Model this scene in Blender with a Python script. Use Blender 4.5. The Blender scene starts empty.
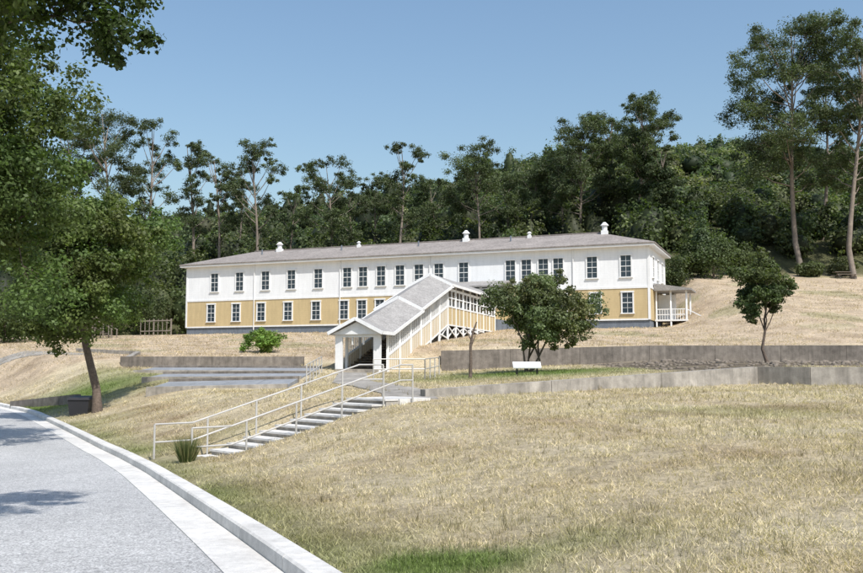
import bpy, math, random
import numpy as np
from mathutils import Vector
rng=np.random.default_rng(7); random.seed(7)
F=900.0; EYE=1.6; TH=math.atan(77.5/F)
def P(px,py,d):
    cx=(px-431.5)/F; cy=(286.5-py)/F
    t=d/(math.cos(TH)-cy*math.sin(TH))
    return (cx*t,d,EYE+t*(math.sin(TH)+cy*math.cos(TH)))
def GX(px,d): return (px-431.5)/F*d
def sm(x): x=np.clip(x,0,1); return x*x*(3-2*x)
# ------------------------------------------------ terrain
CY=[-60,-20,0,8.2,17.5,21.5,32.7,45,58,75,110]
CX=[26,10,2.3,-0.92,-4.9,-6.7,-12.8,-19.6,-28.5,-44,-90]
_fy=np.linspace(-60,110,681); _fx=np.interp(_fy,CY,CX)
_k=np.ones(25)/25; _fx=np.convolve(np.pad(_fx,12,mode='edge'),_k,mode='valid')
_fx[:12]=np.interp(_fy[:12],CY,CX); _fx[-12:]=np.interp(_fy[-12:],CY,CX)
def curbX(Y): return np.interp(Y,_fy,_fx)
def roadZ(Y): return np.interp(Y,[-60,0,18,21.5,26,200],[1.2,0,-0.675,-0.77,-0.82,-0.85])
ST0=np.array([-5.2,21.5]); ST1=np.array([-1.45,25.1]); STL=np.linalg.norm(ST1-ST0); SV=(ST1-ST0)/STL; SR=np.array([SV[1],-SV[0]])
SZ0=-0.74; SZ1=0.66
LWX=[-0.2,11.9,13.2,15,32]; LWY=[27,33,31.5,31,30.2]; LWZ=[0.84,1.5,1.5,1.5,1.75]
R=np.array([19.7,81.0]); L=np.array([-27.3,100.0]); BL=np.linalg.norm(L-R); U_=(L-R)/BL; N_=np.array([U_[1],-U_[0]])
BZ=4.84
def sins(X,Y,s,k=0):
    return (np.sin(X*s*1.0+Y*s*.37+1.3+k)+np.sin(-X*s*.61+Y*s*1.13+2.1*k)+np.sin(X*s*1.7+Y*s*1.3+4+k)*.6+np.sin(X*s*.5-Y*s*2.1+.4+k)*.6)/3.2
RPX=[-300,-145,-77,-44,0,36,73,106,145,230,400]; RZ=[42,45,51,55,62,69,76,79,74,66,48]
def H(X,Y,stairs=True):
    X=np.asarray(X,float); Y=np.asarray(Y,float)
    X,Y=np.broadcast_arrays(X,Y)
    s=X-curbX(Y); rz=roadZ(Y)
    T1=np.where(Y<27,.1+.02*Y,.64+(Y-27)*.016)+.012*np.clip(X,0,30)
    TL=np.interp(Y,[0,27,33,38,56],[.1,.64,.60,.45,1.35])
    T1=TL+(T1-TL)*sm((X+7)/4)
    T2=.75+.05*np.clip(X,0,14)+np.clip(Y-30,0,40)*.012
    Yw=np.interp(X,LWX,LWY)
    w=sm((Y-Yw-.32)/.3)
    T=T1+(T2-T1)*w*sm((X+3)/3)
    zw=1.95+.75*sm((X+7)/8)
    Yb=81+(19.7-X)*.404
    up=zw+(BZ-zw)*np.clip((Y-58.5)/np.maximum(Yb-59.5,8),0,1)
    zr=2.7+(np.minimum(Y,108)-58)*.2
    up=up+(np.maximum(zr-up,0))*sm((X-20.5)/9)
    wid=np.where((X>-20)&(X<-8.2)|(X>.6),.3,6.0)
    off=np.where(wid<1,.32,-3.0)
    z=T+(up-T)*sm((Y-58-off)/wid)
    Y0=np.interp(X,[-30,-10,20,30],[116,112,104,106])
    rid=np.interp(X/np.maximum(Y,1)*300,RPX,RZ)-5
    S=np.clip((Y-Y0)/(300-Y0),0,1)**.85
    S=np.where(Y>300,np.clip(1-(Y-300)/500,0,1),S)
    z=z+(rid-z)*np.where(Y>Y0,S,0)+sm((Y-Y0-5)/15)*sins(X,Y,.05)*2.0
    k=sm((s)/6.8)*.55+np.clip(s/6.8,0,1)*.45
    zb=(rz+.12)+(z-(rz+.12))*k
    zb=zb+np.where((s>.3)&(Y<58),(sins(X,Y,1.1)*.03+sins(X,Y,.35)*.05)*np.clip((s-.3)/2,0,1),0)
    z=np.where(s>0,zb,rz-.06)
    sl=-s-7.4
    z=np.where(sl>0,rz-.06+.1*np.clip(sl/.4,0,1)+np.clip(sl,0,30)*.02,z)
    if stairs:
        dx=X-ST0[0]; dy=Y-ST0[1]; a=dx*SV[0]+dy*SV[1]; b=dx*SR[0]+dy*SR[1]
        zs=SZ0+(SZ1-SZ0)*np.clip(a/STL,0,1)-.26
        m=(1-sm((np.abs(b)-1.0)/.6))*sm((a+.4)/.4)*(1-sm((a-STL)/.5))
        z=z+(zs-z)*m
    return z
def cover(X,Y):
    n=sins(X,Y,.45); n2=sins(X,Y,1.9,2); n3=sins(X,Y,.9,5)
    s=X-curbX(Y)
    straw=np.array([.53,.44,.295]); green=np.array([.15,.20,.055]); soil=np.array([.11,.088,.07]); tan=np.array([.52,.41,.295]); fl=np.array([.10,.10,.05])
    c=np.ones(X.shape+(3,))*straw
    def mix(c,col,m): m=np.clip(m,0,1)[...,None]; return c*(1-m)+col*m
    c=mix(c,np.array([.35,.26,.165]),(n2*.5+n*.35+n3*.5-.05)*1.15)
    c=mix(c,np.array([.64,.56,.41]),(-n3*.6-n2*.3)*.8)
    c=mix(c,np.array([.28,.28,.12]),(n-.35)*.8*(Y<58))
    g=np.exp(-((X-.2)**2/1.6+(Y-8.2)**2/1.8))*1.4*(.55+.8*n2)
    g=np.maximum(g,np.exp(-(s/1.0)**2)*.6*(Y<45)*(.7+.6*n3))
    g=np.maximum(g,np.exp(-((X-5)/5)**2-((Y-43)/6)**2)*1.2)
    g=np.maximum(g,np.exp(-((X+19)/6)**2-((Y-47)/5)**2)*1.1)
    c=mix(c,green,g)
    so=sm((X-9)/1.5)*sm((Y-34.5)/1)*(1-sm((Y-57)/1))
    c=mix(c,soil,so*(.85+.3*n2))
    c=mix(c,tan,sm((Y-58)/2)*.85)
    c=mix(c,np.array([.34,.255,.17]),sm((Y-58)/2)*np.clip(n2*.5+n3*.7,0,1)*.8)
    c=mix(c,green,sm((Y-60)/10)*(n>.35)*.3)
    Y0=np.interp(X,[-30,-10,20,30],[114,110,104,105])
    c=mix(c,fl,sm((Y-Y0+4)/6))
    return c
# ------------------------------------------------ materials
def newmat(name):
    m=bpy.data.materials.new(name); m.use_nodes=True; nt=m.node_tree
    return m,nt,nt.nodes['Principled BSDF']
def link(nt,a,b): nt.links.new(a,b)
def noise(nt,scale,detail=5,rough=.6,vec=None):
    n=nt.nodes.new('ShaderNodeTexNoise'); n.inputs['Scale'].default_value=scale; n.inputs['Detail'].default_value=detail; n.inputs['Roughness'].default_value=rough
    if vec is None:
        tc=nt.nodes.new('ShaderNodeTexCoord'); vec=tc.outputs['Object']
    link(nt,vec,n.inputs['Vector']); return n.outputs['Fac']
def mrange(nt,v,a,b,c,d):
    r=nt.nodes.new('ShaderNodeMapRange'); link(nt,v,r.inputs[0])
    for i,x in enumerate((a,b,c,d)): r.inputs[i+1].default_value=x
    return r.outputs[0]
def mul(nt,col,fac):
    v=nt.nodes.new('ShaderNodeVectorMath'); v.operation='SCALE'
    if isinstance(col,tuple): v.inputs[0].default_value=col
    else: link(nt,col,v.inputs[0])
    link(nt,fac,v.inputs['Scale']); return v.outputs[0]
def fm(nt,op,a,b):
    m=nt.nodes.new('ShaderNodeMath'); m.operation=op
    for i,x in enumerate((a,b)):
        if isinstance(x,(int,float)): m.inputs[i].default_value=x
        else: link(nt,x,m.inputs[i])
    return m.outputs[0]
def bump(nt,b,h,strength,dist):
    n=nt.nodes.new('ShaderNodeBump'); n.inputs['Strength'].default_value=strength; n.inputs['Distance'].default_value=dist
    link(nt,h,n.inputs['Height']); link(nt,n.outputs[0],b.inputs['Normal'])
def plain(name,col,rough=.8,scales=((1.0,.3),(12,.25)),bmp=.3,bd=.02,lines=None,metal=0,spec=.3,ld=.72,streak=0):
    m,nt,b=newmat(name); b.inputs['Roughness'].default_value=rough; b.inputs['Metallic'].default_value=metal
    b.inputs['Specular IOR Level'].default_value=spec
    f=None; h=None
    for sc,am in scales:
        n=noise(nt,sc); h=n; r=mrange(nt,n,.25,.75,1-am,1+am); f=r if f is None else fm(nt,'MULTIPLY',f,r)
    if streak:
        tc=nt.nodes.new('ShaderNodeTexCoord'); mp=nt.nodes.new('ShaderNodeMapping'); mp.inputs['Scale'].default_value=(2.2,2.2,.25); link(nt,tc.outputs['Object'],mp.inputs[0])
        f=fm(nt,'MULTIPLY',f,mrange(nt,noise(nt,1.5,5,.65,mp.outputs[0]),.35,.65,1-streak,1.02))
    if lines:
        tc=nt.nodes.new('ShaderNodeTexCoord'); sp=nt.nodes.new('ShaderNodeSeparateXYZ'); link(nt,tc.outputs['Object'],sp.inputs[0])
        fr=fm(nt,'FRACT',fm(nt,'MULTIPLY',sp.outputs[2],1/lines),0.0)
        ln=mrange(nt,fr,0,.18,ld,1.0); f=fm(nt,'MULTIPLY',f,ln); h=fr
    link(nt,mul(nt,tuple(col),f),b.inputs['Base Color'])
    if bmp: bump(nt,b,h,bmp,bd)
    return m
M={}
M['white']=plain('white_clapboard',(.81,.815,.82),.6,((.6,.04),(6,.03)),.25,.01,lines=.16,ld=.86,streak=.06)
M['yellow']=plain('yellow_clapboard',(.56,.435,.24),.65,((.6,.07),(6,.05)),.25,.01,lines=.16,ld=.84,streak=.10)
M['trim']=plain('white_trim',(.78,.78,.775),.5,((2,.06),),.1,.005,streak=.06)
M['found']=plain('foundation',(.17,.195,.23),.85,((1,.15),(8,.15)),streak=.2)
M['roof']=plain('roof_shingle',(.27,.24,.22),.85,((.5,.22),(5,.4)),.6,.03,lines=.16)
M['roof2']=plain('stair_roof_shingle',(.31,.295,.28),.85,((1.5,.18),(9,.35)),.6,.02,lines=.12)
M['conc']=plain('concrete',(.36,.33,.29),.85,((.5,.3),(4,.2),(30,.12)),.4,.01,streak=.35)
M['kerb']=plain('kerb_concrete',(.60,.58,.55),.8,((.7,.18),(6,.18),(60,.16)),.3,.004)
M['dconc']=plain('weathered_concrete',(.21,.185,.16),.9,((.35,.35),(3,.3),(25,.15)),.5,.02,streak=.35)
M['slab']=plain('foundation_slab',(.25,.26,.275),.85,((.4,.25),(3,.2),(20,.2)),.3,.01)
M['metal']=plain('galvanised_pipe',(.50,.48,.45),.45,((3,.15),),0,0,metal=.2)
M['dark']=plain('dark_plastic',(.03,.03,.035),.5,((3,.1),),0,0)
M['wood']=plain('weathered_wood',(.20,.17,.14),.8,((2,.2),(20,.2)),.3,.01)
M['bark']=plain('bark',(.13,.10,.08),.9,((2,.3),(14,.4)),.8,.04)
M['ebark']=plain('eucalyptus_bark',(.23,.19,.155),.85,((.3,.35),(2,.3)),.4,.05)
M['rock']=plain('rubble',(.19,.16,.13),.9,((2,.3),(12,.2)),.5,.02)
m,nt,b=newmat('window_glass'); b.inputs['Base Color'].default_value=(.03,.045,.06,1); b.inputs['Roughness'].default_value=.08; M['glass']=m
m,nt,b=newmat('chipseal_asphalt'); b.inputs['Roughness'].default_value=.85
f=fm(nt,'MULTIPLY',mrange(nt,noise(nt,.35,4),.3,.7,.86,1.12),mrange(nt,noise(nt,38,3,.8),.32,.68,.3,1.7))
f=fm(nt,'MULTIPLY',f,mrange(nt,noise(nt,9,4,.7),.3,.7,.8,1.2))
link(nt,mul(nt,(.42,.415,.41),f),b.inputs['Base Color']); bump(nt,b,noise(nt,38,3,.8),.9,.015); M['road']=m
m,nt,b=newmat('dry_grass_ground'); b.inputs['Roughness'].default_value=.95; b.inputs['Specular IOR Level'].default_value=.1
at=nt.nodes.new('ShaderNodeAttribute'); at.attribute_name='Col'
f=fm(nt,'MULTIPLY',mrange(nt,noise(nt,.8,6),.3,.7,.76,1.18),mrange(nt,noise(nt,7,6,.7),.3,.7,.62,1.32))
f=fm(nt,'MULTIPLY',f,mrange(nt,noise(nt,45,4,.7),.3,.7,.65,1.3))
link(nt,mul(nt,at.outputs['Color'],f),b.inputs['Base Color']); bump(nt,b,noise(nt,14,6,.75),.9,.08); M['ground']=m
def leafmat(name,trans=.3,lo=.6,hi=1.45):
    m=bpy.data.materials.new(name); m.use_nodes=True; nt=m.node_tree; nt.nodes.clear()
    o=nt.nodes.new('ShaderNodeOutputMaterial'); at=nt.nodes.new('ShaderNodeAttribute'); at.attribute_name='Col'
    g=nt.nodes.new('ShaderNodeNewGeometry'); r=mrange(nt,g.outputs['Random Per Island'],0,1,lo,hi)
    c=mul(nt,at.outputs['Color'],r)
    d=nt.nodes.new('ShaderNodeBsdfPrincipled'); d.inputs['Roughness'].default_value=.55; d.inputs['Specular IOR Level'].default_value=.3; link(nt,c,d.inputs['Base Color'])
    t=nt.nodes.new('ShaderNodeBsdfTranslucent'); c2=nt.nodes.new('ShaderNodeVectorMath'); c2.operation='MULTIPLY'; link(nt,c,c2.inputs[0]); c2.inputs[1].default_value=(1.4,1.6,.6); link(nt,c2.outputs[0],t.inputs['Color'])
    mx=nt.nodes.new('ShaderNodeMixShader'); mx.inputs[0].default_value=trans; link(nt,d.outputs[0],mx.inputs[1]); link(nt,t.outputs[0],mx.inputs[2]); link(nt,mx.outputs[0],o.inputs['Surface'])
    return m
M['leaf']=leafmat('leaves',.36); M['blade']=leafmat('grass_blades',.25,.55,1.4)
# ------------------------------------------------ mesh helpers
COL=bpy.context.scene.collection
def empty(name):
    e=bpy.data.objects.new(name,None); COL.objects.link(e); return e
class MB:
    def __init__(s): s.v=[]; s.f=[]; s.m=[]; s.mats=[]
    def mi(s,k):
        if k not in s.mats: s.mats.append(k)
        return s.mats.index(k)
    def add(s,vs,fs,k):
        o=len(s.v); s.v+= [tuple(map(float,p)) for p in vs]; i=s.mi(k)
        for f in fs: s.f.append(tuple(o+j for j in f)); s.m.append(i)
    def hexa(s,p,k):
        s.add(p,[(3,2,1,0),(4,5,6,7),(0,1,5,4),(1,2,6,5),(2,3,7,6),(3,0,4,7)],k)
    def box(s,fr,a0,a1,b0,b1,z0,z1,k):
        s.hexa([fr(a0,b0,z0),fr(a1,b0,z0),fr(a1,b1,z0),fr(a0,b1,z0),fr(a0,b0,z1),fr(a1,b0,z1),fr(a1,b1,z1),fr(a0,b1,z1)],k)
    def beam(s,p,q,w,h,k):
        p=Vector(p); q=Vector(q); d=(q-p).normalized()
        up=Vector((0,0,1)) if abs(d.z)<.95 else Vector((0,1,0))
        sd=d.cross(up).normalized()*w/2; u=sd.cross(d).normalized()*h/2
        s.hexa([p-sd-u,p+sd-u,q+sd-u,q-sd-u,p-sd+u,p+sd+u,q+sd+u,q-sd+u],k)
    def sweep(s,secs,k,caps=True):
        n=len(secs[0]); o=[]; fs=[]
        for sc in secs: o+=list(sc)
        for i in range(len(secs)-1):
            for j in range(n):
                j2=(j+1)%n; fs.append((i*n+j,i*n+j2,(i+1)*n+j2,(i+1)*n+j))
        if caps: fs.append(tuple(range(n))[::-1]); fs.append(tuple((len(secs)-1)*n+j for j in range(n)))
        s.add(o,fs,k)
    def cyl(s,p,q,r0,r1,k,n=10):
        p=Vector(p); q=Vector(q); d=(q-p).normalized(); a=d.orthogonal().normalized(); b=d.cross(a)
        s.sweep([[p+(a*math.cos(t)+b*math.sin(t))*r0 for t in [2*math.pi*i/n for i in range(n)]],[q+(a*math.cos(t)+b*math.sin(t))*r1 for t in [2*math.pi*i/n for i in range(n)]]],k)
    def build(s,name,parent=None):
        me=bpy.data.meshes.new(name); me.from_pydata(s.v,[],s.f)
        for k in s.mats: me.materials.append(M[k])
        me.polygons.foreach_set('material_index',s.m)
        import bmesh
        bm=bmesh.new(); bm.from_mesh(me); bmesh.ops.recalc_face_normals(bm,faces=bm.faces); bm.to_mesh(me); bm.free()
        ob=bpy.data.objects.new(name,me); COL.objects.link(ob)
        if parent: ob.parent=parent
        return ob
def npmesh(name,V,Q,mi,mats,col=None,smooth=False,parent=None):
    me=bpy.data.meshes.new(name); k=Q.shape[1]
    me.vertices.add(len(V)); me.vertices.foreach_set('co',V.astype(np.float32).ravel())
    me.loops.add(Q.size); me.loops.foreach_set('vertex_index',Q.astype(np.int32).ravel())
    me.polygons.add(len(Q)); me.polygons.foreach_set('loop_start',np.arange(0,Q.size,k,dtype=np.int32))
    for x in mats: me.materials.append(M[x])
    if mi is not None: me.polygons.foreach_set('material_index',mi.astype(np.int32))
    me.update(calc_edges=True)
    if smooth: me.polygons.foreach_set('use_smooth',np.ones(len(Q),bool))
    if col is not None:
        a=me.color_attributes.new('Col','FLOAT_COLOR','POINT'); c=np.ones((len(V),4),np.float32); c[:,:3]=col; a.data.foreach_set('color',c.ravel())
    me.validate()
    ob=bpy.data.objects.new(name,me); COL.objects.link(ob)
    if parent: ob.parent=parent
    return ob
class NB:
    def __init__(s): s.V=[];s.Q=[];s.mi=[];s.C=[];s.n=0
    def add(s,V,Q,m,C):
        s.V.append(V); s.Q.append(Q+s.n); s.mi.append(np.full(len(Q),m)); s.C.append(np.broadcast_to(C,V.shape).copy()); s.n+=len(V)
    def tube(s,pts,rad,sides=8):
        pts=np.array(pts,float); n=len(pts); V=[]
        for i in range(n):
            d=pts[min(i+1,n-1)]-pts[max(i-1,0)]; d/=np.linalg.norm(d)+1e-9
            a=np.cross(d,[0.3,1,0.1]); a/=np.linalg.norm(a); b=np.cross(d,a)
            t=np.arange(sides)*2*np.pi/sides
            V.append(pts[i]+rad[i]*(np.cos(t)[:,None]*a+np.sin(t)[:,None]*b))
        V=np.concatenate(V); Q=[]
        for i in range(n-1):
            for j in range(sides):
                j2=(j+1)%sides; Q.append((i*sides+j,i*sides+j2,(i+1)*sides+j2,(i+1)*sides+j))
        s.add(V,np.array(Q),0,np.array([.2,.2,.2]))
    def leaves(s,C,out,size,col,aspect=.32):
        n=len(C); nr=out+rng.normal(size=(n,3))*.55; nr/=np.linalg.norm(nr,axis=1)[:,None]+1e-9
        a=np.cross(nr,rng.normal(size=(n,3))); a/=np.linalg.norm(a,axis=1)[:,None]+1e-9; b=np.cross(nr,a)
        L=(size*rng.uniform(.6,1.4,n))[:,None]
        V=np.stack([C-a*L*.5,C+b*L*aspect,C+a*L*.5+nr*L*.1,C-b*L*aspect],1).reshape(-1,3)
        s.add(V,np.arange(4*n).reshape(-1,4),1,np.repeat(np.broadcast_to(col,(n,3)),4,0))
    def clump(s,c,r,n,size,col,bias=.4,aspect=.32):
        d=rng.normal(size=(n,3)); d/=np.linalg.norm(d,axis=1)[:,None]
        u=rng.uniform(0,1,n)**bias
        ph=rng.uniform(0,6,3)
        lump=1+.25*np.sin(d[:,0]*5+ph[0])*np.sin(d[:,1]*5+ph[1])+.18*np.sin(d[:,2]*7+ph[2])
        s.leaves(np.array(c)+d*np.array(r)*(u*lump)[:,None],d*.9+np.array([0,0,.35]),size,col,aspect)
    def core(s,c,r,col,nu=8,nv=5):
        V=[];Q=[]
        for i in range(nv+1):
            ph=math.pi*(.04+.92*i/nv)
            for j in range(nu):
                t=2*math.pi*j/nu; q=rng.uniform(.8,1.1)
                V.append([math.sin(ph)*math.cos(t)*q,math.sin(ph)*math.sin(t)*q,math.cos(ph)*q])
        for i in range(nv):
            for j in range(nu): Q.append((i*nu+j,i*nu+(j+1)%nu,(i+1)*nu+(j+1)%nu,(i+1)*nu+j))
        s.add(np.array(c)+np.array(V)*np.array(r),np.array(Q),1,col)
    def build(s,name,mats=('bark','leaf'),**k):
        return npmesh(name,np.concatenate(s.V),np.concatenate(s.Q),np.concatenate(s.mi),mats,np.concatenate(s.C),**k)
# ------------------------------------------------ ground
def axis(segs):
    o=[]
    for a,b,st in segs: o+=list(np.arange(a,b,st))
    o.append(segs[-1][1]); return np.array(o)
xs=axis([(-700,-200,50),(-200,-60,6),(-60,-30,1.2),(-30,34,.33),(34,70,1.2),(70,200,5),(200,700,50)])
ys=axis([(-80,4,1.5),(4,62,.33),(62,120,1.0),(120,330,4),(330,900,40)])
XX,YY=np.meshgrid(xs,ys); ZZ=H(XX,YY)
V=np.stack([XX,YY,ZZ],-1).reshape(-1,3); ny,nx=XX.shape
I=np.arange(ny*nx).reshape(ny,nx); Q=np.stack([I[:-1,:-1],I[:-1,1:],I[1:,1:],I[1:,:-1]],-1).reshape(-1,4)
npmesh('ground',V,Q,None,['ground'],cover(XX,YY).reshape(-1,3),smooth=True)
def cpath(y0,y1,st):
    ys=np.arange(y0,y1+1e-6,st); x=curbX(ys); dx=np.gradient(x,ys); n=np.stack([np.ones_like(dx),-dx],1); n/=np.linalg.norm(n,axis=1)[:,None]
    return ys,x,n
y_,x_,n_=cpath(-40,100,.5)
V=[]
for y,x,n in zip(y_,x_,n_):
    for o in (-7.6,-5,-2.5,-.70):
        V.append((x+n[0]*o,y+n[1]*o,float(roadZ(y))))
V=np.array(V); k=len(y_); I=np.arange(k*4).reshape(k,4); Q=np.stack([I[:-1,:-1],I[:-1,1:],I[1:,1:],I[1:,:-1]],-1).reshape(-1,4)
npmesh('road',V,Q,None,['road'],smooth=True)
mb=MB(); y0=-20.0
while y0<80:
    if 20.2<y0<21.0: y0=21.4
    y1=y0+1.9; yy=np.linspace(y0,y1,4); xx=curbX(yy)
    for prof in ([(-.78,-.2),(-.78,.012),(-.27,.004),(-.27,-.2)],[(-.268,-.2),(-.255,.13),(-.23,.15),(0,.15),(.01,.13),(.01,-.3)]):
        secs=[]
        for y,x in zip(yy,xx):
            dx=float(curbX(y+.1)-curbX(y-.1))/.2; n=np.array([1,-dx]); n/=np.linalg.norm(n)
            secs.append([(x+n[0]*o,y+n[1]*o,float(roadZ(y))+z) for o,z in prof])
        mb.sweep(secs,'kerb')
    y0=y1+.014
mb.build('kerb')
# ------------------------------------------------ concrete stairs with rails
def SF(a,b,z): return (ST0[0]+SV[0]*a+SR[0]*b,ST0[1]+SV[1]*a+SR[1]*b,z)
e=empty('concrete_steps'); mb=MB(); n=11
for i in range(n):
    z=SZ0+(SZ1-SZ0)*(i+1)/n; a0=STL*i/n
    mb.box(SF,a0+.001*i,a0+STL/n+.04,-.8-.002*i,.8+.002*i,z-.36,z-.05,'conc')
    mb.box(SF,a0-.03,a0+STL/n-.035,-.84,.84,z-.048,z,'kerb')
mb.box(SF,-1.2,-.032,-.8,.8,SZ0-.3,SZ0+.01,'kerb')
mb.box(SF,STL+.042,STL+1.2,-.8,.8,SZ1-.3,SZ1-.003,'kerb')
mb.build('steps',e)
mb=MB()
for b in (-.88,.88):
    def zt(a): return SZ0+(SZ1-SZ0)*min(max(a/STL,0),1.25)
    ext=.9 if b<0 else .45
    pts=[(-1.0,zt(0)),(0,zt(0)),(STL,SZ1),(STL+ext,SZ1)]
    for h in (.92,.5):
        for (a,z),(a2,z2) in zip(pts[:-1],pts[1:]): mb.cyl(SF(a,b,z+h),SF(a2,b,z2+h),.021,.021,'metal',8)
    for a in (-1.0,.4,1.8,3.2,4.6,STL+ext):
        z=zt(a) if a<STL else SZ1
        mb.cyl(SF(a,b,z-.3),SF(a,b,z+.92),.024,.024,'metal',8)
mb.build('handrail',e)
# ------------------------------------------------ walls / walks
def wall(name,pts,tops,th,k='conc'):
    mb=MB()
    for i in range(len(pts)-1):
        p=np.array(pts[i]);q=np.array(pts[i+1]); Ld=np.linalg.norm(q-p); u=(q-p)/Ld; n=np.array([-u[1],u[0]])
        ns=max(1,int(Ld/4))
        for j in range(ns):
            a0=Ld*j/ns+.008; a1=Ld*(j+1)/ns-.008
            def pt(a,b,dz=None):
                t=tops[i]+(tops[i+1]-tops[i])*a/Ld; xy=p+u*a+n*b
                return (xy[0],xy[1],t if dz is None else t+dz)
            mb.hexa([pt(a0,-.02,-1.6),pt(a1,-.02,-1.6),pt(a1,th,-1.6),pt(a0,th,-1.6),pt(a0,-.02),pt(a1,-.02),pt(a1,th),pt(a0,th)],k)
    return mb.build(name)
wall('concrete_retaining_wall',list(zip(LWX,LWY)),LWZ,.32)
wall('concrete_retaining_wall',[(.6,58),(14,58),(60,57)],[2.45,2.78,2.85],.32,'dconc')
wall('concrete_retaining_wall',[(-20,58),(-8.2,58)],[2.08,2.08],.32,'dconc')
def lw(name,pts,h,th,k): wall(name,pts,[float(H(*p))+h for p in pts],th,k)
lw('low_garden_wall',[(-26,66),(-20.3,62),(-20,58.2)],.25,.3,'conc')
lw('low_garden_wall',[(-23,49.5),(-17.5,44.5)],.45,.3,'dconc')
# old building foundation slabs, laid on the slope
RECTS=[(-12.6,-6.4,40.0,43.6),(-14.6,-6.6,45.6,49.4),(-17.0,-6.8,51.6,55.6)]
for x0,x1,yy0,yy1 in RECTS:
    mb=MB(); gx,gy=np.meshgrid(np.linspace(x0,x1,14),np.linspace(yy0,yy1,8)); g=H(gx,gy)
    A=np.stack([gx.ravel()*0+1,gx.ravel(),gy.ravel()],1); co=np.linalg.lstsq(A,g.ravel(),rcond=None)[0]; off=float((g.ravel()-A@co).max())+.025
    pl=lambda x,y: co[0]+co[1]*x+co[2]*y+off
    def pbox(xa,xb,ya,yb,dz,k):
        c4=[(xa,ya),(xb,ya),(xb,yb),(xa,yb)]; mb.hexa([(x,y,pl(x,y)-.9) for x,y in c4]+[(x,y,pl(x,y)+dz) for x,y in c4],k)
    ns=4
    for j in range(ns):
        pbox(x0+(x1-x0)*j/ns+.012,x0+(x1-x0)*(j+1)/ns-.012,yy0+.22,yy1-.2,0,'slab')
    pbox(x0-.02,x1+.02,yy0,yy0+.2,.07,'conc'); pbox(x0-.02,x1+.02,yy1-.18,yy1,.12,'dconc')
    mb.build('foundation_slab')
def ribbon(name,pts,w,k,dz=.03):
    P_=[]
    for p,q in zip(pts[:-1],pts[1:]):
        m=max(2,int(math.dist(p,q)/.6)); P_+= [tuple(np.array(p)+(np.array(q)-np.array(p))*i/m) for i in range(m)]
    P_.append(pts[-1]); P_=np.array(P_); mb=MB(); secs=[]
    for i,p in enumerate(P_):
        d=P_[min(i+1,len(P_)-1)]-P_[max(i-1,0)]; d/=np.linalg.norm(d); n=np.array([d[1],-d[0]])
        a=p-n*w/2; b=p+n*w/2; za=float(H(a[0],a[1]))+dz; zb=float(H(b[0],b[1]))+dz
        secs.append([(a[0],a[1],za),(p[0],p[1],max((za+zb)/2,float(H(p[0],p[1]))+dz)),(b[0],b[1],zb),(b[0],b[1],zb-.5),(a[0],a[1],za-.5)])
    mb.sweep(secs,k); return mb.build(name)
ribbon('walkway',[(-.6,25.95),(-.8,29),(-3.6,40),(-4.6,52.8)],1.6,'conc')
ribbon('walkway',[(-42,71),(-30,66.5),(-24,62.5)],1.3,'conc')
mb=MB()
for (pts) in ([(-5.6,40.5),(-6.2,51)],[(-2.6,40.5),(-.3,41.2),(.4,47)]):
    for p,q in zip(pts[:-1],pts[1:]):
        m=max(2,int(math.dist(p,q)/1.8))
        for i in range(m+1):
            c=np.array(p)+(np.array(q)-np.array(p))*i/m; z=float(H(*c)); mb.cyl((*c,z-.2),(*c,z+.95),.03,.03,'metal',8)
        for h in (.5,.95): mb.cyl((*p,float(H(*p))+h),(*q,float(H(*q))+h),.025,.025,'metal',8)
mb.build('pipe_railing')
# ------------------------------------------------ barracks building
def BF(a,b,z): return (R[0]+U_[0]*a+N_[0]*b,R[1]+U_[1]*a+N_[1]*b,BZ+z)
def a_px(px):
    k=(px-431.5)/F; return (k*R[1]-R[0])/(U_[0]-k*U_[1])
BD=10.5; E_=empty('barracks_building')
mb=MB(); mb.box(BF,.08,BL-.08,.08,BD-.08,-2,.75,'found'); mb.build('foundation',E_)
mb=MB(); mb.box(BF,0,BL,0,BD,.75,3.72,'yellow'); mb.build('lower_wall',E_)
mb=MB(); mb.box(BF,0,BL,0,BD,3.72,7.45,'white'); mb.build('upper_wall',E_)
mb=MB()
for a0,a1,b0,b1 in ((-.04,.16,-.04,.16),(BL-.16,BL+.04,-.04,.16),(-.04,.16,BD-.16,BD+.04),(BL-.16,BL+.04,BD-.16,BD+.04)): mb.box(BF,a0,a1,b0,b1,.75,7.4,'trim')
mb.box(BF,.17,BL-.17,-.05,0,3.62,3.8,'trim'); mb.box(BF,-.05,0,.17,BD-.17,3.62,3.8,'trim'); mb.box(BF,.17,BL-.17,-.04,0,.72,.86,'trim')
mb.box(BF,-.55,BL+.55,-.55,BD+.55,7.45,7.62,'trim')
for px in (254,340,430,574):
    a=a_px(px); mb.cyl(BF(a,-.09,.4),BF(a,-.09,7.45),.05,.05,'trim',8)
mb.build('trim',E_)
ov=.62; z0=7.63; rh=2.0; ins=BD/2+1.2
c=[BF(-ov,-ov,z0),BF(BL+ov,-ov,z0),BF(BL+ov,BD+ov,z0),BF(-ov,BD+ov,z0)]; r1=BF(ins-1,BD/2,z0+rh); r2=BF(BL-ins+1,BD/2,z0+rh)
d=[BF(-ov,-ov,z0+.1),BF(BL+ov,-ov,z0+.1),BF(BL+ov,BD+ov,z0+.1),BF(-ov,BD+ov,z0+.1)]
mb=MB(); mb.add(c+d+[r1,r2],[(0,1,2,3),(0,1,5,4),(1,2,6,5),(2,3,7,6),(3,0,4,7),(4,5,9,8),(5,6,9),(6,7,8,9),(7,4,8)],'roof')
mb.beam(BF(ins-1,BD/2,z0+rh+.03),BF(BL-ins+1,BD/2,z0+rh+.03),.3,.1,'roof'); mb.build('roof',E_)
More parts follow.
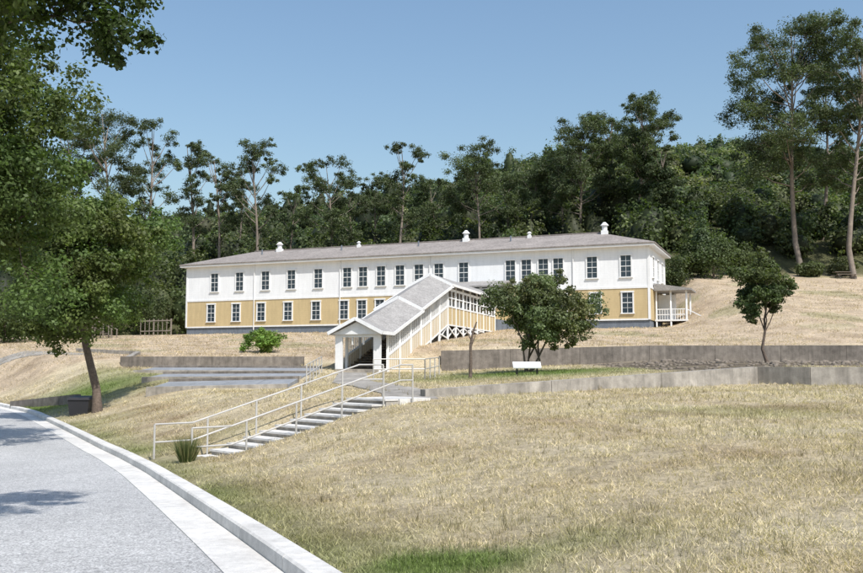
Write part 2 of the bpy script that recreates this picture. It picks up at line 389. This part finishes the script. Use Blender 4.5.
def window(mb,a,w,zb,h,fr,face=-1):
    f=face
    def bx(a0,a1,q0,q1,z0,z1,k): mb.box(fr,a0,a1,*sorted((q0*f,q1*f)),z0,z1,k)
    t=.12
    bx(a-w/2-t,a-w/2,-.0,.09,zb-.0,zb+h,'trim'); bx(a+w/2,a+w/2+t,0,.09,zb,zb+h,'trim')
    bx(a-w/2-t-.03,a+w/2+t+.03,0,.12,zb+h,zb+h+.14,'trim'); bx(a-w/2-t-.05,a+w/2+t+.05,0,.14,zb-.1,zb,'trim')
    bx(a-w/2,a+w/2,0,.015,zb,zb+h,'glass')
    bx(a-w/2,a+w/2,.017,.05,zb+h/2-.03,zb+h/2+.03,'trim')
    bx(a-.014,a+.014,.017,.04,zb,zb+h/2-.036,'trim'); bx(a-.014,a+.014,.017,.04,zb+h/2+.036,zb+h,'trim')
    for zz in (.25,.75):
        bx(a-w/2,a-.02,.017,.035,zb+h*zz-.012,zb+h*zz+.012,'trim'); bx(a+.02,a+w/2,.017,.035,zb+h*zz-.012,zb+h*zz+.012,'trim')
mb=MB()
for px in (214,239,265,291,318,347,363,381,400,419,439,464,511,527,544,559,593,627): window(mb,a_px(px),.92,4.7,1.95,BF)
for px in (211,236,261,288,316,344,362,380,419,439,527,544,562,596,628): window(mb,a_px(px),.92,1.4,1.85,BF)
def BE(a,b,z): return BF(b,a,z)
for q in (2.2,5.2,8.2): window(mb,q,.95,4.75,1.85,BE)
for q in (8.2,): window(mb,q,.95,1.45,1.8,BE)
mb.build('windows',E_)
mb=MB()
for px,hh in ((262,1.0),(458,1.1),(605,1.1),(345,.5),(525,.5)):
    a=a_px(px)+.8; zt=z0+rh
    if a>BL-ins: zt-=.1
    b_=BD/2-.6; k='trim'; q=1 if hh>.9 else .6
    mb.box(BF,a-.3*q,a+.3*q,b_-.3*q,b_+.3*q,zt-.6,zt+.1*hh,k); mb.cyl(BF(a,b_,zt+.1*hh),BF(a,b_,zt+.55*hh),.26*q,.26*q,k,12); mb.cyl(BF(a,b_,zt+.55*hh),BF(a,b_,zt+.85*hh),.42*q,.12*q,k,12)
for a in (14,24,33,43): mb.cyl(BF(a,3.2,z0+1),BF(a,3.2,z0+1.9),.08,.08,'found',8)
mb.build('roof_ventilators',E_)
mb=MB(); a0=a_px(507); a1=a_px(452)
mb.box(BF,a0,a1,-3,-.06,-1,.9,'found'); mb.box(BF,a0,a1,-3,-.06,.9,2.0,'yellow'); mb.box(BF,a0+.02,a1-.02,-2.98,-.06,2.0,3.9,'glass')
nn=7
for i in range(nn+1):
    a=a0+(a1-a0)*i/nn; mb.box(BF,a-.12,a+.12,-3.05,-2.9,2.0,3.9,'trim')
for z in (2.0,2.95,3.7): mb.box(BF,a0-.05,a1+.05,-3.04,-2.91,z-.05,z+.1,'trim')
for z in (2.0,3.7): mb.box(BF,a0-.05,a0+.0,-2.9,-.1,z-.05,z+.1,'trim')
mb.hexa([BF(a0-.4,-3.4,3.9),BF(a1+.4,-3.4,3.9),BF(a1+.4,-.06,4.6),BF(a0-.4,-.06,4.6),BF(a0-.4,-3.4,4.05),BF(a1+.4,-3.4,4.05),BF(a1+.4,-.06,4.75),BF(a0-.4,-.06,4.75)],'roof2')
mb.build('entry_vestibule',E_)
mb=MB()
mb.box(BF,-3,-.06,2.5,6,.7,.85,'trim')
for a in (-2.9,-1.5,-.2):
    for b in (2.6,5.9): mb.beam(BF(a,b,-1.5),BF(a,b,3.5),.14,.14,'trim')
mb.hexa([BF(-3.4,2.1,3.5),BF(-.06,2.1,3.5),BF(-.06,6.4,3.5),BF(-3.4,6.4,3.5),BF(-3.4,2.1,3.65),BF(-.06,2.1,4.2),BF(-.06,6.4,4.2),BF(-3.4,6.4,3.65)],'roof2')
for z in (1.3,1.8): mb.beam(BF(-2.9,2.6,z),BF(-.2,2.6,z),.06,.08,'trim')
for i in range(12): mb.beam(BF(-2.8+i*.23,2.6,.85),BF(-2.8+i*.23,2.6,1.8),.04,.04,'trim')
mb.box(BF,-1.6,-.04,5.0,5.95,.86,3.3,'white')
for i in range(5): mb.box(BF,-3.02-.32*(i+1),-3.02-.32*i,2.7,5.8,.7-.17*(i+1)-.1,.7-.17*i-.04,'trim')
for b in (2.7,5.8): 
    mb.beam(BF(-3,b,1.75),BF(-4.7,b,.85),.06,.08,'trim'); mb.beam(BF(-4.7,b,-1),BF(-4.7,b,.9),.1,.1,'trim')
mb.build('side_porch',E_)
# ------------------------------------------------ covered stairway
E0=np.array([-4.4,54.0]); E1=np.array([5.3,86.2]); SL=np.linalg.norm(E1-E0)-2.6; W=(E1-E0)/np.linalg.norm(E1-E0); RR=np.array([W[1],-W[0]])
def CF(s,b,z): return (E0[0]+W[0]*s+RR[0]*b,E0[1]+W[1]*s+RR[1]*b,z)
ZT=5.15; EH=2.2; RHH=.85
def zf(s): return float(np.interp(s,[0,1.5,15,40],[1.3,1.3,ZT,ZT]))
def gz(s,b): q=CF(s,b,0); return float(H(q[0],q[1]))
C_=empty('covered_stairway'); HW=1.35
mb=MB()
for i in range(24):
    s=1.5+13.5*i/24; z=1.3+(ZT-1.3)*(i+1)/24; mb.box(CF,s,s+.59,-HW+.05,HW-.05,z-.06,z,'wood')
mb.box(CF,-.3,1.49,-HW,HW,.6,1.3,'conc'); mb.box(CF,15.1,SL,-HW+.05,HW-.05,ZT-.15,ZT-.01,'wood')
for b in (-HW+.12,HW-.12): mb.hexa([CF(1.4,b-.05,.95),CF(15,b-.05,ZT-.35),CF(15,b+.05,ZT-.35),CF(1.4,b+.05,.95),CF(1.4,b-.05,1.22),CF(15,b-.05,ZT-.07),CF(15,b+.05,ZT-.07),CF(1.4,b+.05,1.22)],'trim')
mb.build('stair_flight',C_)
mb=MB(); st=[.05,1.5,3.75,6.0,8.25,10.5,12.75,15.0]; s=15.0
while s+2.3<SL: s+=2.3; st.append(s)
st.append(SL)
def ro(s): return 0 if s<7.5 else (.15 if s<15.2 else .3)
for b in (-HW,HW):
    sg=1 if b>0 else -1
    for s in st: mb.beam(CF(s,b,min(gz(s,b)-.4,zf(s)-.5)),CF(s,b,zf(s)+EH+ro(s)),.16,.16,'trim')
    for s,s2 in zip(st[:-1],st[1:]):
        z,z2=zf(s),zf(s2)
        if s>=1.5:
            def par(u0,u1,zl,zh,k,t=.05,bb=b):
                f0=(u0-s)/(s2-s); f1=(u1-s)/(s2-s); za=z+(z2-z)*f0; zb=z+(z2-z)*f1
                mb.hexa([CF(u0,bb-t/2,za+zl),CF(u1,bb-t/2,zb+zl),CF(u1,bb+t/2,zb+zl),CF(u0,bb+t/2,za+zl),CF(u0,bb-t/2,za+zh),CF(u1,bb-t/2,zb+zh),CF(u1,bb+t/2,zb+zh),CF(u0,bb+t/2,za+zh)],k)
            par(s+.08,s2-.08,-.55,.75,'yellow')
            par(s+.08,s2-.08,.75,.87,'trim',.12); par(s+.08,s2-.08,-.65,-.55,'trim',.12)
            par(s+.08,s2-.08,EH-.18,EH,'trim',.1)
            if s<15:
                u=s+.22
                while u<s2-.12: par(u,u+.08,.87,EH-.18,'trim',.05); par(u,u+.08,-.55,.75,'trim',.075); u+=.3
            else:
                m=(s+s2)/2; par(m-.05,m+.05,.87,EH-.18,'trim',.08); par(m-.05,m+.05,-.55,.75,'trim',.08); par(s+.08,m-.051,1.45,1.53,'trim',.05); par(m+.051,s2-.08,1.45,1.53,'trim',.05)
            g=gz(s,b); g2=gz(s2,b)
            if z-g>1.0 and s2-s>1.5:
                mb.beam(CF(s,b-.04*sg,g+.1),CF(s2,b-.04*sg,z2-.7),.05,.1,'trim'); mb.beam(CF(s,b+.04*sg,z-.7),CF(s2,b+.04*sg,g2+.1),.05,.1,'trim')
mb.box(CF,-.05,.12,-HW-.1,-HW+.35,1.3,3.4,'trim'); mb.box(CF,-.05,.12,HW-.35,HW+.1,1.3,3.4,'trim'); mb.box(CF,-.08,.15,-HW-.1,HW+.1,3.2,3.55,'trim')
for q in (-.35,.35): mb.box(CF,-.04,.1,q-.03,q+.03,2.75,3.19,'trim')
mb.build('side_walls',C_)
mb=MB()
for s0,s1,o in ((-.5,7.7,0),(7.4,15.3,.15),(14.9,SL+.2,.3)):
    ss=[s0]+[x for x in (1.5,15.0) if s0<x<s1 and o<.25]+[s1]; secs=[]
    for s in ss:
        ze=zf(s)+EH+o; h=RHH; B=HW+.38
        secs.append([CF(s,-B,ze-.12),CF(s,0,ze+h-.12),CF(s,B,ze-.12),CF(s,B,ze),CF(s,0,ze+h),CF(s,-B,ze)])
    mb.sweep(secs,'roof2')
    for sgn in (-1,1):
        pts=[]
        for s in ss: ze=zf(s)+EH+o; pts.append(CF(s,sgn*(HW+.41),ze-.06))
        for p,q in zip(pts[:-1],pts[1:]): mb.beam(p,q,.05,.2,'trim')
    s=s0+.25; ze=zf(s)+EH+o-.13
    mb.sweep([[CF(s,-HW-.25,ze),CF(s,0,ze+RHH*.86),CF(s,HW+.25,ze)],[CF(s+.06,-HW-.25,ze),CF(s+.06,0,ze+RHH*.86),CF(s+.06,HW+.25,ze)]],'trim')
    zr=zf(s0)+EH+o
    for sgn in (-1,1): mb.beam(CF(s0-.03,sgn*(HW+.4),zr-.08),CF(s0-.03,0,zr+RHH-.05),.05,.2,'trim')
mb.build('roof',C_)
# ------------------------------------------------ fence, steps at left
mb=MB()
pts=[(-28.2,97.5),(-31.5,97.5)]
for p,q in zip(pts[:-1],pts[1:]):
    m=int(math.dist(p,q)/.45)
    for i in range(m+1):
        c=np.array(p)+(np.array(q)-np.array(p))*i/m; z=float(H(*c))
        mb.beam((*c,z-.2),(*c,z+1.8),.07 if i%4 else .16,.06,'wood')
    for h in (.5,1.6): mb.beam((p[0],p[1]-.06,float(H(*p))+h),(q[0],q[1]-.06,float(H(*q))+h),.05,.1,'wood')
mb.build('wooden_fence')
mb=MB(); bx,by=-32,92
for i in range(9):
    z=float(H(bx,by))+.18*i; mb.beam((bx-.9+i*-.3,by,z),(bx-.9+i*-.3,by+1.6,z),.3,.06,'wood')
z=float(H(bx,by))
for yy in (by,by+1.6):
    mb.beam((bx-.6,yy,z+.9),(bx-3.4,yy,z+2.5),.06,.08,'wood')
    for i in range(4): mb.beam((bx-.7-i*.85,yy,z-.3),(bx-.7-i*.85,yy,z+.95+i*.48),.09,.09,'wood')
mb.build('wooden_steps')
# ------------------------------------------------ street furniture
def gpt(px,d): x=GX(px,d); return x,d,float(H(x,d))
x,y,z=gpt(84,38.8); mb=MB()
mb.hexa([(x-.38,y-.3,z-.05),(x+.38,y-.3,z-.05),(x+.38,y+.3,z-.05),(x-.38,y+.3,z-.05),(x-.45,y-.36,z+.62),(x+.45,y-.36,z+.62),(x+.45,y+.36,z+.62),(x-.45,y+.36,z+.62)],'dark')
mb.hexa([(x-.48,y-.4,z+.622),(x+.48,y-.4,z+.622),(x+.48,y+.4,z+.622),(x-.48,y+.4,z+.622),(x-.42,y-.34,z+.72),(x+.42,y-.34,z+.72),(x+.42,y+.34,z+.78),(x-.42,y+.34,z+.78)],'dark')
mb.build('trash_bin')
x,y,z=gpt(527,40); mb=MB(); mb.hexa([(x-.62,y,z+.3),(x+.62,y,z+.3),(x+.62,y+.4,z+.56),(x-.62,y+.4,z+.56),(x-.62,y-.02,z+.34),(x+.62,y-.02,z+.34),(x+.62,y+.38,z+.6),(x-.62,y+.38,z+.6)],'trim')
for q in (-.45,.45): mb.beam((x+q,y+.2,z-.2),(x+q,y+.2,z+.41),.07,.07,'dark')
mb.build('interpretive_sign')
x,y,z=gpt(848,100); mb=MB()
for i in range(5): mb.beam((x-1.2,y+i*.17,z+.76),(x+1.2,y+i*.17,z+.76),.15,.05,'wood')
for o in (-.5,1.2): mb.beam((x-1.2,y+o,z+.45),(x+1.2,y+o,z+.45),.28,.05,'wood')
for q in (-.8,.8): mb.beam((x+q,y-.5,z-.1),(x+q,y+.5,z+.75),.08,.1,'wood'); mb.beam((x+q,y+1.2,z-.1),(x+q,y+.2,z+.75),.08,.1,'wood'); mb.beam((x+q+.05,y-.55,z+.4),(x+q+.05,y+1.25,z+.4),.06,.1,'wood')
mb.build('picnic_table')
nb=NB()
for i in range(700):
    x=rng.uniform(9.5,27); y=rng.uniform(35,56.5); z=float(H(x,y)); r=rng.uniform(.03,.11)*(2 if rng.uniform()<.06 else 1); nb.core((x,y,z+r*.1),(r*1.3,r,r*.7),np.array([.3,.3,.3]),6,4)
nb.build('rubble_stones',mats=('rock','rock'))
# ------------------------------------------------ trees
def curve(p,q,sag,j,n=4):
    out=[]
    for i in range(n+1):
        t=i/n; out.append(p*(1-t)+q*t+np.array([0,0,sag])*math.sin(math.pi*t)+(rng.normal(size=3)*j if 0<i<n else 0))
    return out
def broadleaf(name,base,fork,cc,cr,ncl,clr,nleaf,ls,tr,col,stems=1,mid=None,zlow=-.6,limbs=7):
    nb=NB(); base=np.array(base,float); fork=np.array(fork,float); cc=np.array(cc,float); cr=np.array(cr,float)
    forks=[]
    for k in range(stems):
        off=np.array([rng.uniform(-.5,.5),rng.uniform(-.4,.4),rng.uniform(-.1,.4)])*(stems>1)
        f=fork+off*1.2; b=base+off*.2*[1,1,0]
        md=(b*.5+f*.5) if mid is None else np.array(mid,float); md=md+rng.normal(size=3)*.06
        t_=tr/(stems**.5); pts=[b-[0,0,.3],b,b*.6+md*.4,md,f*.6+md*.4,f]
        nb.tube(pts,[t_*1.6,t_*1.25,t_*1.05,t_*.9,t_*.8,t_*.72],10); forks.append(f)
    top=cc+cr*[.05,.05,.55]; LP=[]; LR=[]
    lead=curve(forks[0],top,0,.12*cr[0]/3,6); nb.tube(lead,[tr*.7*(1-.12*i) for i in range(7)],8); LP+=lead[1:]; LR+=[tr*.7*(1-.12*i) for i in range(1,7)]
    for k in range(limbs):
        az=2*np.pi*(k+rng.uniform(-.3,.3))/limbs; el_=rng.uniform(-.35,.6)
        e_=cc+cr*np.array([math.cos(az)*.68*math.cos(el_),math.sin(az)*.68*math.cos(el_),math.sin(el_)*.75])
        if k%2 and stems==1: s_=lead[1+int(rng.integers(0,2))]
        else: s_=forks[k%stems]
        L_=curve(s_,e_,.10*cr[2],.07*cr[0]/3,5); r_=[tr*.42*(1-.15*i) for i in range(6)]
        nb.tube(L_,r_,7); LP+=L_[2:]; LR+=r_[2:]
    LPa=np.array(LP)
    tips=[]; tries=0
    while len(tips)<ncl and tries<4000:
        tries+=1
        d=rng.normal(size=3); d/=np.linalg.norm(d)
        if d[2]<zlow: continue
        p=cc+d*cr*rng.uniform(.4,1.0)*(1+.12*math.sin(d[0]*4+1)*math.cos(d[2]*5))
        if all(np.linalg.norm((p-q))>clr*.55 for q in tips) or tries>2000: tips.append(p)
    for p in tips:
        i=int(np.argmin(np.linalg.norm(LPa-p,axis=1)+.25*np.maximum(LPa[:,2]-p[2],0))); s_=LPa[i]; r0=min(LR[i]*.7,tr*.2)
        br=curve(s_,p,.05,.06,3); nb.tube(br,[r0,r0*.7,r0*.45,r0*.2],5); m2=br[2]
        sh=rng.uniform(.72,1.28); c=np.array(col)*sh*[rng.uniform(.9,1.15),1,1]
        r=clr*rng.uniform(.6,1.25)
        nb.clump(p,(r,r,r*.72),int(nleaf*(r/clr)**2),ls,c,.45)
        for _ in range(4):
            o=rng.normal(size=3); o/=np.linalg.norm(o); q=p+o*r*rng.uniform(.8,1.3)*[1,1,.8]
            nb.tube([m2,(p+q)/2,q],[r0*.3,r0*.2,r0*.1],4); nb.clump(q,(r*.45,r*.45,r*.35),nleaf//5,ls,c*rng.uniform(.85,1.2),.6)
    return nb.build(name)
b=gpt(100,38.5)
broadleaf('oak_tree',b,P(84,338,38.5),P(90,264,38.5),(3.15,2.8,3.3),62,.88,600,.15,.19,(.105,.145,.045),mid=(b[0]-.1,b[1],b[2]+1.0),zlow=-.9)
b=gpt(527,45)
broadleaf('shrub_tree',b,P(533,360,45),P(545,308,45),(2.6,2.2,2.1),50,.64,520,.13,.12,(.135,.16,.075),stems=4,zlow=-.95)
b=gpt(766,45)
broadleaf('young_tree',b,P(765,332,45),P(767,287,45),(1.55,1.4,1.75),26,.47,420,.13,.08,(.09,.12,.045),stems=1,mid=P(760,350,45),zlow=-.9,limbs=6)
b=gpt(262,64)
broadleaf('green_bush',b,(b[0],b[1],b[2]+.4),(b[0],b[1],b[2]+.85),(1.35,1.2,.75),16,.5,300,.14,.05,(.15,.24,.05),stems=3,zlow=-.9)
broadleaf('roadside_tree',(-16.8,26,float(H(-16.8,26))),(-16,26,3.2),(-14.3,26,7.4),(4.1,3.4,5.0),72,.98,700,.13,.22,(.10,.14,.042),zlow=-.8)
broadleaf('roadside_tree',(-10.0,9.6,float(H(-10.0,9.6))),(-8.8,9.5,3.9),(-5.5,9.4,6.2),(2.55,2.4,1.55),52,.55,900,.07,.2,(.06,.09,.025),zlow=-.9)
nb=NB(); x,y,z=gpt(470,40)
nb.tube([(x,y,z-.2),(x+.03,y,z+.8),(x+.02,y,z+1.5),(x+.15,y,z+2.1),(x+.3,y,z+2.5)],[.09,.075,.06,.05,.03],8)
nb.tube([(x,y,z+1.3),(x+.2,y,z+1.8),(x+.25,y,z+2.0)],[.04,.025,.012],6)
nb.tube([(x+.05,y,z+1.7),(x-.12,y,z+2.0),(x-.15,y,z+2.3)],[.03,.02,.01],6)
nb.build('bare_tree_snag',mats=('bark','leaf'))
def euca(px,topy,d,wpx,ncl=16,ivy=0,lo=.42,fill=1.0,bpx=None,name='eucalyptus_tree',col=(.085,.108,.05)):
    x=GX(px if bpx is None else bpx,d); z=float(H(x,d)); top=np.array(P(px,topy,d)); Hh=top[2]-z; sp=wpx/F*d/2
    nb=NB(); base=np.array([x,d,z])
    pts=[]; n=8; w1=rng.normal(size=2)*.5
    for i in range(n+1):
        t=i/n; p=base*(1-t)+np.array([top[0],d,top[2]-1.5])*t; p=p+np.array([math.sin(t*4+w1[0]*3)*.5,math.cos(t*3+w1[1])*.4,0])*(t>0); pts.append(p)
    r0=.0078*Hh+.1
    nb.tube([base-[0,0,1]]+pts,[r0*1.3]+[r0*(1-.85*i/n) for i in range(n+1)],8)
    ncl=int(ncl*1.35)
    for k in range(ncl):
        t=lo+(1-lo)*((k+rng.uniform(0,1))/ncl)**.8; s0=t*.84
        j=s0*n; i=int(min(j,n-1)); p0=pts[i]*(1-(j-i))+pts[i+1]*(j-i)
        az=rng.uniform(0,2*np.pi); prof=math.sin(math.pi*min(1,.22+.66*(t-lo)/(1-lo)))**.6
        ln=sp*prof*rng.uniform(.4,1.0)
        q=np.array([p0[0]+math.cos(az)*ln,p0[1]+math.sin(az)*ln,z+Hh*t*.985-.4])
        m_=p0*.5+q*.5+np.array([0,0,-.25*ln*.4])
        nb.tube([p0,m_,q],[r0*.35*(1.1-t*.6),r0*.2,r0*.05],5)
        r=sp*.31*rng.uniform(.6,1.25)*fill; c=np.array(col)*rng.uniform(.75,1.3)
        nb.clump(q,(r,r,r*.62),int(300*r*r/2.2)+120,.27,c,.55,.22)
        for _ in range(5):
            o=rng.normal(size=3); o/=np.linalg.norm(o); q2=q+o*r*rng.uniform(1.0,1.6)*[1,1,.6]; nb.tube([m_*.3+q*.7,q2],[r0*.07,r0*.03],4); nb.clump(q2,(r*.48,r*.48,r*.34),int(90*r*r/2.2)+50,.26,c*rng.uniform(.8,1.2),.6,.22)
    if ivy:
        for k in range(16):
            t=.1+.8*k/16; j=t*n; i=int(j); p=pts[i]; nb.clump(p+rng.normal(size=3)*.2,(ivy,ivy,Hh*.05),380,.32,np.array([.045,.065,.025]),.5)
    return nb.build(name,mats=('ebark','leaf'))
for a in [(105,104,125,76,18),(150,120,130,54,14),(70,118,128,64,14),(190,138,132,46,13),(216,150,128,40,11),(254,139,125,54,13,0,.5),(292,182,138,40,10),(328,156,130,64,16),(400,139,128,50,13),(372,172,135,40,11),(476,146,125,70,17,0,.55),(432,176,138,48,13),(348,178,136,36,9),(532,166,132,60,15),
          (578,116,125,70,20),(612,112,128,54,15,1.2),(640,95,120,66,20,1.3),(664,140,116,30,12,1.4,.15),(560,150,130,56,13),(505,172,136,44,12),
          (785,17,105,120,28,0,.38),(856,28,100,90,22,0,.35),(826,60,118,64,16,0,.35),(240,172,140,38,10),(30,160,130,60,12),(880,60,106,80,16)]:
    kw={}
    if a[0]==785: kw['bpx']=804
    euca(*a,**kw)
nb=NB()
def forest(n,yr,rr,hr,nl,ls,cols,seed):
    r_=np.random.default_rng(seed); c=0; tr=0
    while c<n and tr<n*6:
        tr+=1
        y=yr[0]+(yr[1]-yr[0])*r_.uniform()**.9; x=r_.uniform(-.57,.57)*y
        Y0=np.interp(x,[-30,-10,20,30],[113,109,104,108])
        if y<Y0: continue
        pxx=x/y*F+431
        if 700<pxx<745 and y<112: continue
        c+=1; z=float(H(x,y)); r=r_.uniform(*rr); h=r_.uniform(*hr)
        if pxx>655: h*=.55; r*=.85
        if y>140 and r_.uniform()<.06: h*=1.7; r*=.8
        dd=1.0 if pxx<655 else 1.15
        cc=np.array(cols[r_.integers(len(cols))])*r_.uniform(.7,1.3)*dd
        cen=(x,y,z+h*.5); rad=(r,r,h*.55)
        nb.core(cen,(r*.72,r*.72,h*.4),cc*.5); nb.clump(cen,rad,nl,ls,cc,.2,.34)  # darkened solid core added inside each crown to block light
        for _ in range(3):
            o=r_.normal(size=3); o/=np.linalg.norm(o); o[2]=abs(o[2]); nb.clump(np.array(cen)+o*np.array(rad)*.85,(r*.45,r*.45,r*.4),nl//5,ls,cc*r_.uniform(.8,1.3),.3,.34)
G1=[(.06,.085,.03),(.08,.105,.038),(.10,.12,.05),(.05,.07,.03),(.11,.125,.055)]
G2=[(.09,.12,.05),(.11,.135,.055),(.07,.095,.04),(.13,.14,.065),(.055,.08,.036)]  # hillside greens, with distance haze put into the colour as a lighter tone
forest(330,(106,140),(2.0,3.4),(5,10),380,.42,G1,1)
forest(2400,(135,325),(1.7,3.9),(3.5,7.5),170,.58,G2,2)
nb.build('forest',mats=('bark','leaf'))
for px,d,r,h,c in ((715,100,2.2,5.5,(.09,.12,.05)),(742,104,2.0,3.5,(.09,.115,.045)),(690,102,2.0,4,(.08,.10,.04)),(845,103,1.6,2.0,(.10,.11,.05)),(812,102,1.3,1.8,(.10,.12,.05)),(705,101,1.0,8.0,(.11,.15,.08)),(672,99,2.2,5,(.07,.09,.035)),
    (5,84,3.2,6,(.07,.095,.03)),(40,90,3.6,7,(.06,.085,.03)),(-30,80,3,6,(.08,.10,.035)),(78,98,3.2,6.5,(.07,.09,.03)),(112,104,3.0,7,(.06,.085,.03)),(145,108,2.8,6,(.07,.09,.035))):
    nb=NB(); x,y,z=gpt(px,d); nb.tube([(x,y,z-.3),(x,y,z+h*.6)],[.15,.05],6)
    nb.clump((x,y,z+h*.48),(r,r,h*.5),2200,.26,np.array(c),.35)
    for k in range(9):
        o=rng.normal(size=3); o/=np.linalg.norm(o); nb.clump((x+o[0]*r*.8,y+o[1]*r*.8,z+h*.5+o[2]*h*.4),(r*.45,r*.45,r*.4),320,.25,np.array(c)*rng.uniform(.8,1.25),.5)
    nb.build('shrub')
# ------------------------------------------------ grass blades
def blades(name,X,Y,hgt,wid,nper,spread,colmul=1.0,lean=.5):
    n=len(X); X=np.repeat(X,nper)+rng.normal(size=n*nper)*np.repeat(spread,nper); Y=np.repeat(Y,nper)+rng.normal(size=n*nper)*np.repeat(spread,nper)
    h=np.repeat(hgt,nper)*rng.uniform(.5,1.2,n*nper); w=np.repeat(wid,nper)
    tuft=np.repeat(rng.uniform(.62,1.25,n),nper)
    Z=H(X,Y)-.01; az=rng.uniform(0,2*np.pi,len(X)); az2=rng.uniform(0,2*np.pi,len(X)); ln=rng.uniform(.1,1.0,len(X))*lean*2*h
    B=np.stack([X,Y,Z],1); wv=np.stack([np.cos(az),np.sin(az),0*az],1)*w[:,None]/2
    T=B+np.stack([np.cos(az2)*ln,np.sin(az2)*ln,h],1)
    V=np.stack([B-wv,B+wv,T],1).reshape(-1,3); c=cover(X,Y)*colmul*1.08*tuft[:,None]; C=np.repeat(c,3,0)
    npmesh(name,V,np.arange(len(V)).reshape(-1,3),None,['blade'],C)
N=60000
d=6*np.exp(rng.uniform(0,1,N)*math.log(98/6)); a=rng.uniform(-.6,.62,N); X=a*d; Y=d
s=X-curbX(Y); dx=X-ST0[0]; dy=Y-ST0[1]; sa=dx*SV[0]+dy*SV[1]; sb=dx*SR[0]+dy*SR[1]
Yw=np.interp(X,LWX,LWY)
ok=(s>.06)&~((sb>-.9)&(sb<1.15)&(sa>-1.3)&(sa<STL+1.3))&~((X>-.3)&(abs(Y-Yw-.15)<.3))&~((X>9.3)&(Y>34.5)&(Y<57.5))
wx=np.interp(Y,[25,29,40,53],[-.6,-.8,-3.6,-4.6]); ok&=~((abs(X-wx)<1.0)&(Y>25)&(Y<54))&~((abs(Y-58.2)<.8))
Yb=81+(19.7-X)*.404; ok&=~((Y>Yb-.5)&(X<20)&(X>-28))
cs=(X-E0[0])*W[0]+(Y-E0[1])*W[1]; cb=(X-E0[0])*RR[0]+(Y-E0[1])*RR[1]; ok&=~((cs>-1)&(abs(cb)<1.6))
for x0,x1,yy0,yy1 in RECTS: ok&=~((X>x0-.3)&(X<x1+.3)&(Y>yy0-.7)&(Y<yy1+.3))
ok&=(rng.uniform(size=N)<.72+.6*sins(X,Y,2.3))
X,Y=X[ok],Y[ok]
blades('dry_grass',X,Y,.04+.0018*np.minimum(Y,60),.006+.0005*Y,8,.035+.003*Y,lean=.9)
N=2600; d=7*np.exp(rng.uniform(0,1,N)*math.log(5)); a=rng.uniform(-.2,.6,N); X=a*d;Y=d; ok=(X-curbX(Y)>.5)&(sins(X,Y,.9,3)>.0)&~((abs((X-ST0[0])*SR[0]+(Y-ST0[1])*SR[1])<1.2))
blades('dry_weeds',X[ok],Y[ok],.10+.003*Y[ok],.006+.0004*Y[ok],6,.03+0*Y[ok],.7,.3)
x,y,z=gpt(190,20.0); n=900; th=rng.uniform(0,2*np.pi,n); r=rng.uniform(0,.14,n); h=rng.uniform(.35,.62,n); l=rng.uniform(0,.28,n)
B=np.stack([x+np.cos(th)*r,y+np.sin(th)*r,0*r+z-.03],1); T=B+np.stack([np.cos(th)*l,np.sin(th)*l,h],1); wv=np.stack([np.sin(th*7),np.cos(th*7),0*th],1)*.008
V=np.stack([B-wv,B+wv,T],1).reshape(-1,3)
npmesh('ornamental_grass',V,np.arange(len(V)).reshape(-1,3),None,['blade'],np.repeat(np.where(rng.uniform(size=(n,1))<.75,np.array([[.09,.12,.04]]),np.array([[.3,.26,.13]])),3,0))
# ------------------------------------------------ light, sky, camera
el=math.radians(53); az=math.radians(150)
sv=Vector((math.sin(az)*math.cos(el),math.cos(az)*math.cos(el),math.sin(el)))
ld=bpy.data.lights.new('sun','SUN'); ld.energy=5.0; ld.angle=math.radians(.53); ld.color=(1,.965,.91); lo=bpy.data.objects.new('sun',ld); COL.objects.link(lo); lo.rotation_euler=sv.to_track_quat('Z','Y').to_euler(); lo.location=(0,0,60)
w=bpy.data.worlds.new('World'); bpy.context.scene.world=w; w.use_nodes=True; nt=w.node_tree
sk=nt.nodes.new('ShaderNodeTexSky'); sk.sky_type='NISHITA'; sk.sun_disc=False; sk.sun_elevation=el; sk.sun_rotation=az; sk.air_density=1.6; sk.dust_density=1.8; sk.ozone_density=5.0
bg=nt.nodes['Background']; nt.links.new(sk.outputs[0],bg.inputs[0]); bg.inputs[1].default_value=.15
cd=bpy.data.cameras.new('camera'); cam=bpy.data.objects.new('camera',cd); COL.objects.link(cam); cd.lens=36*F/863; cd.sensor_width=36; cd.clip_start=.1; cd.clip_end=3000
cam.location=(0,0,EYE); cam.rotation_euler=(math.radians(90)+TH,0,0)
sc=bpy.context.scene; sc.camera=cam; sc.view_settings.view_transform='Standard'; sc.view_settings.look='None'; sc.view_settings.exposure=0
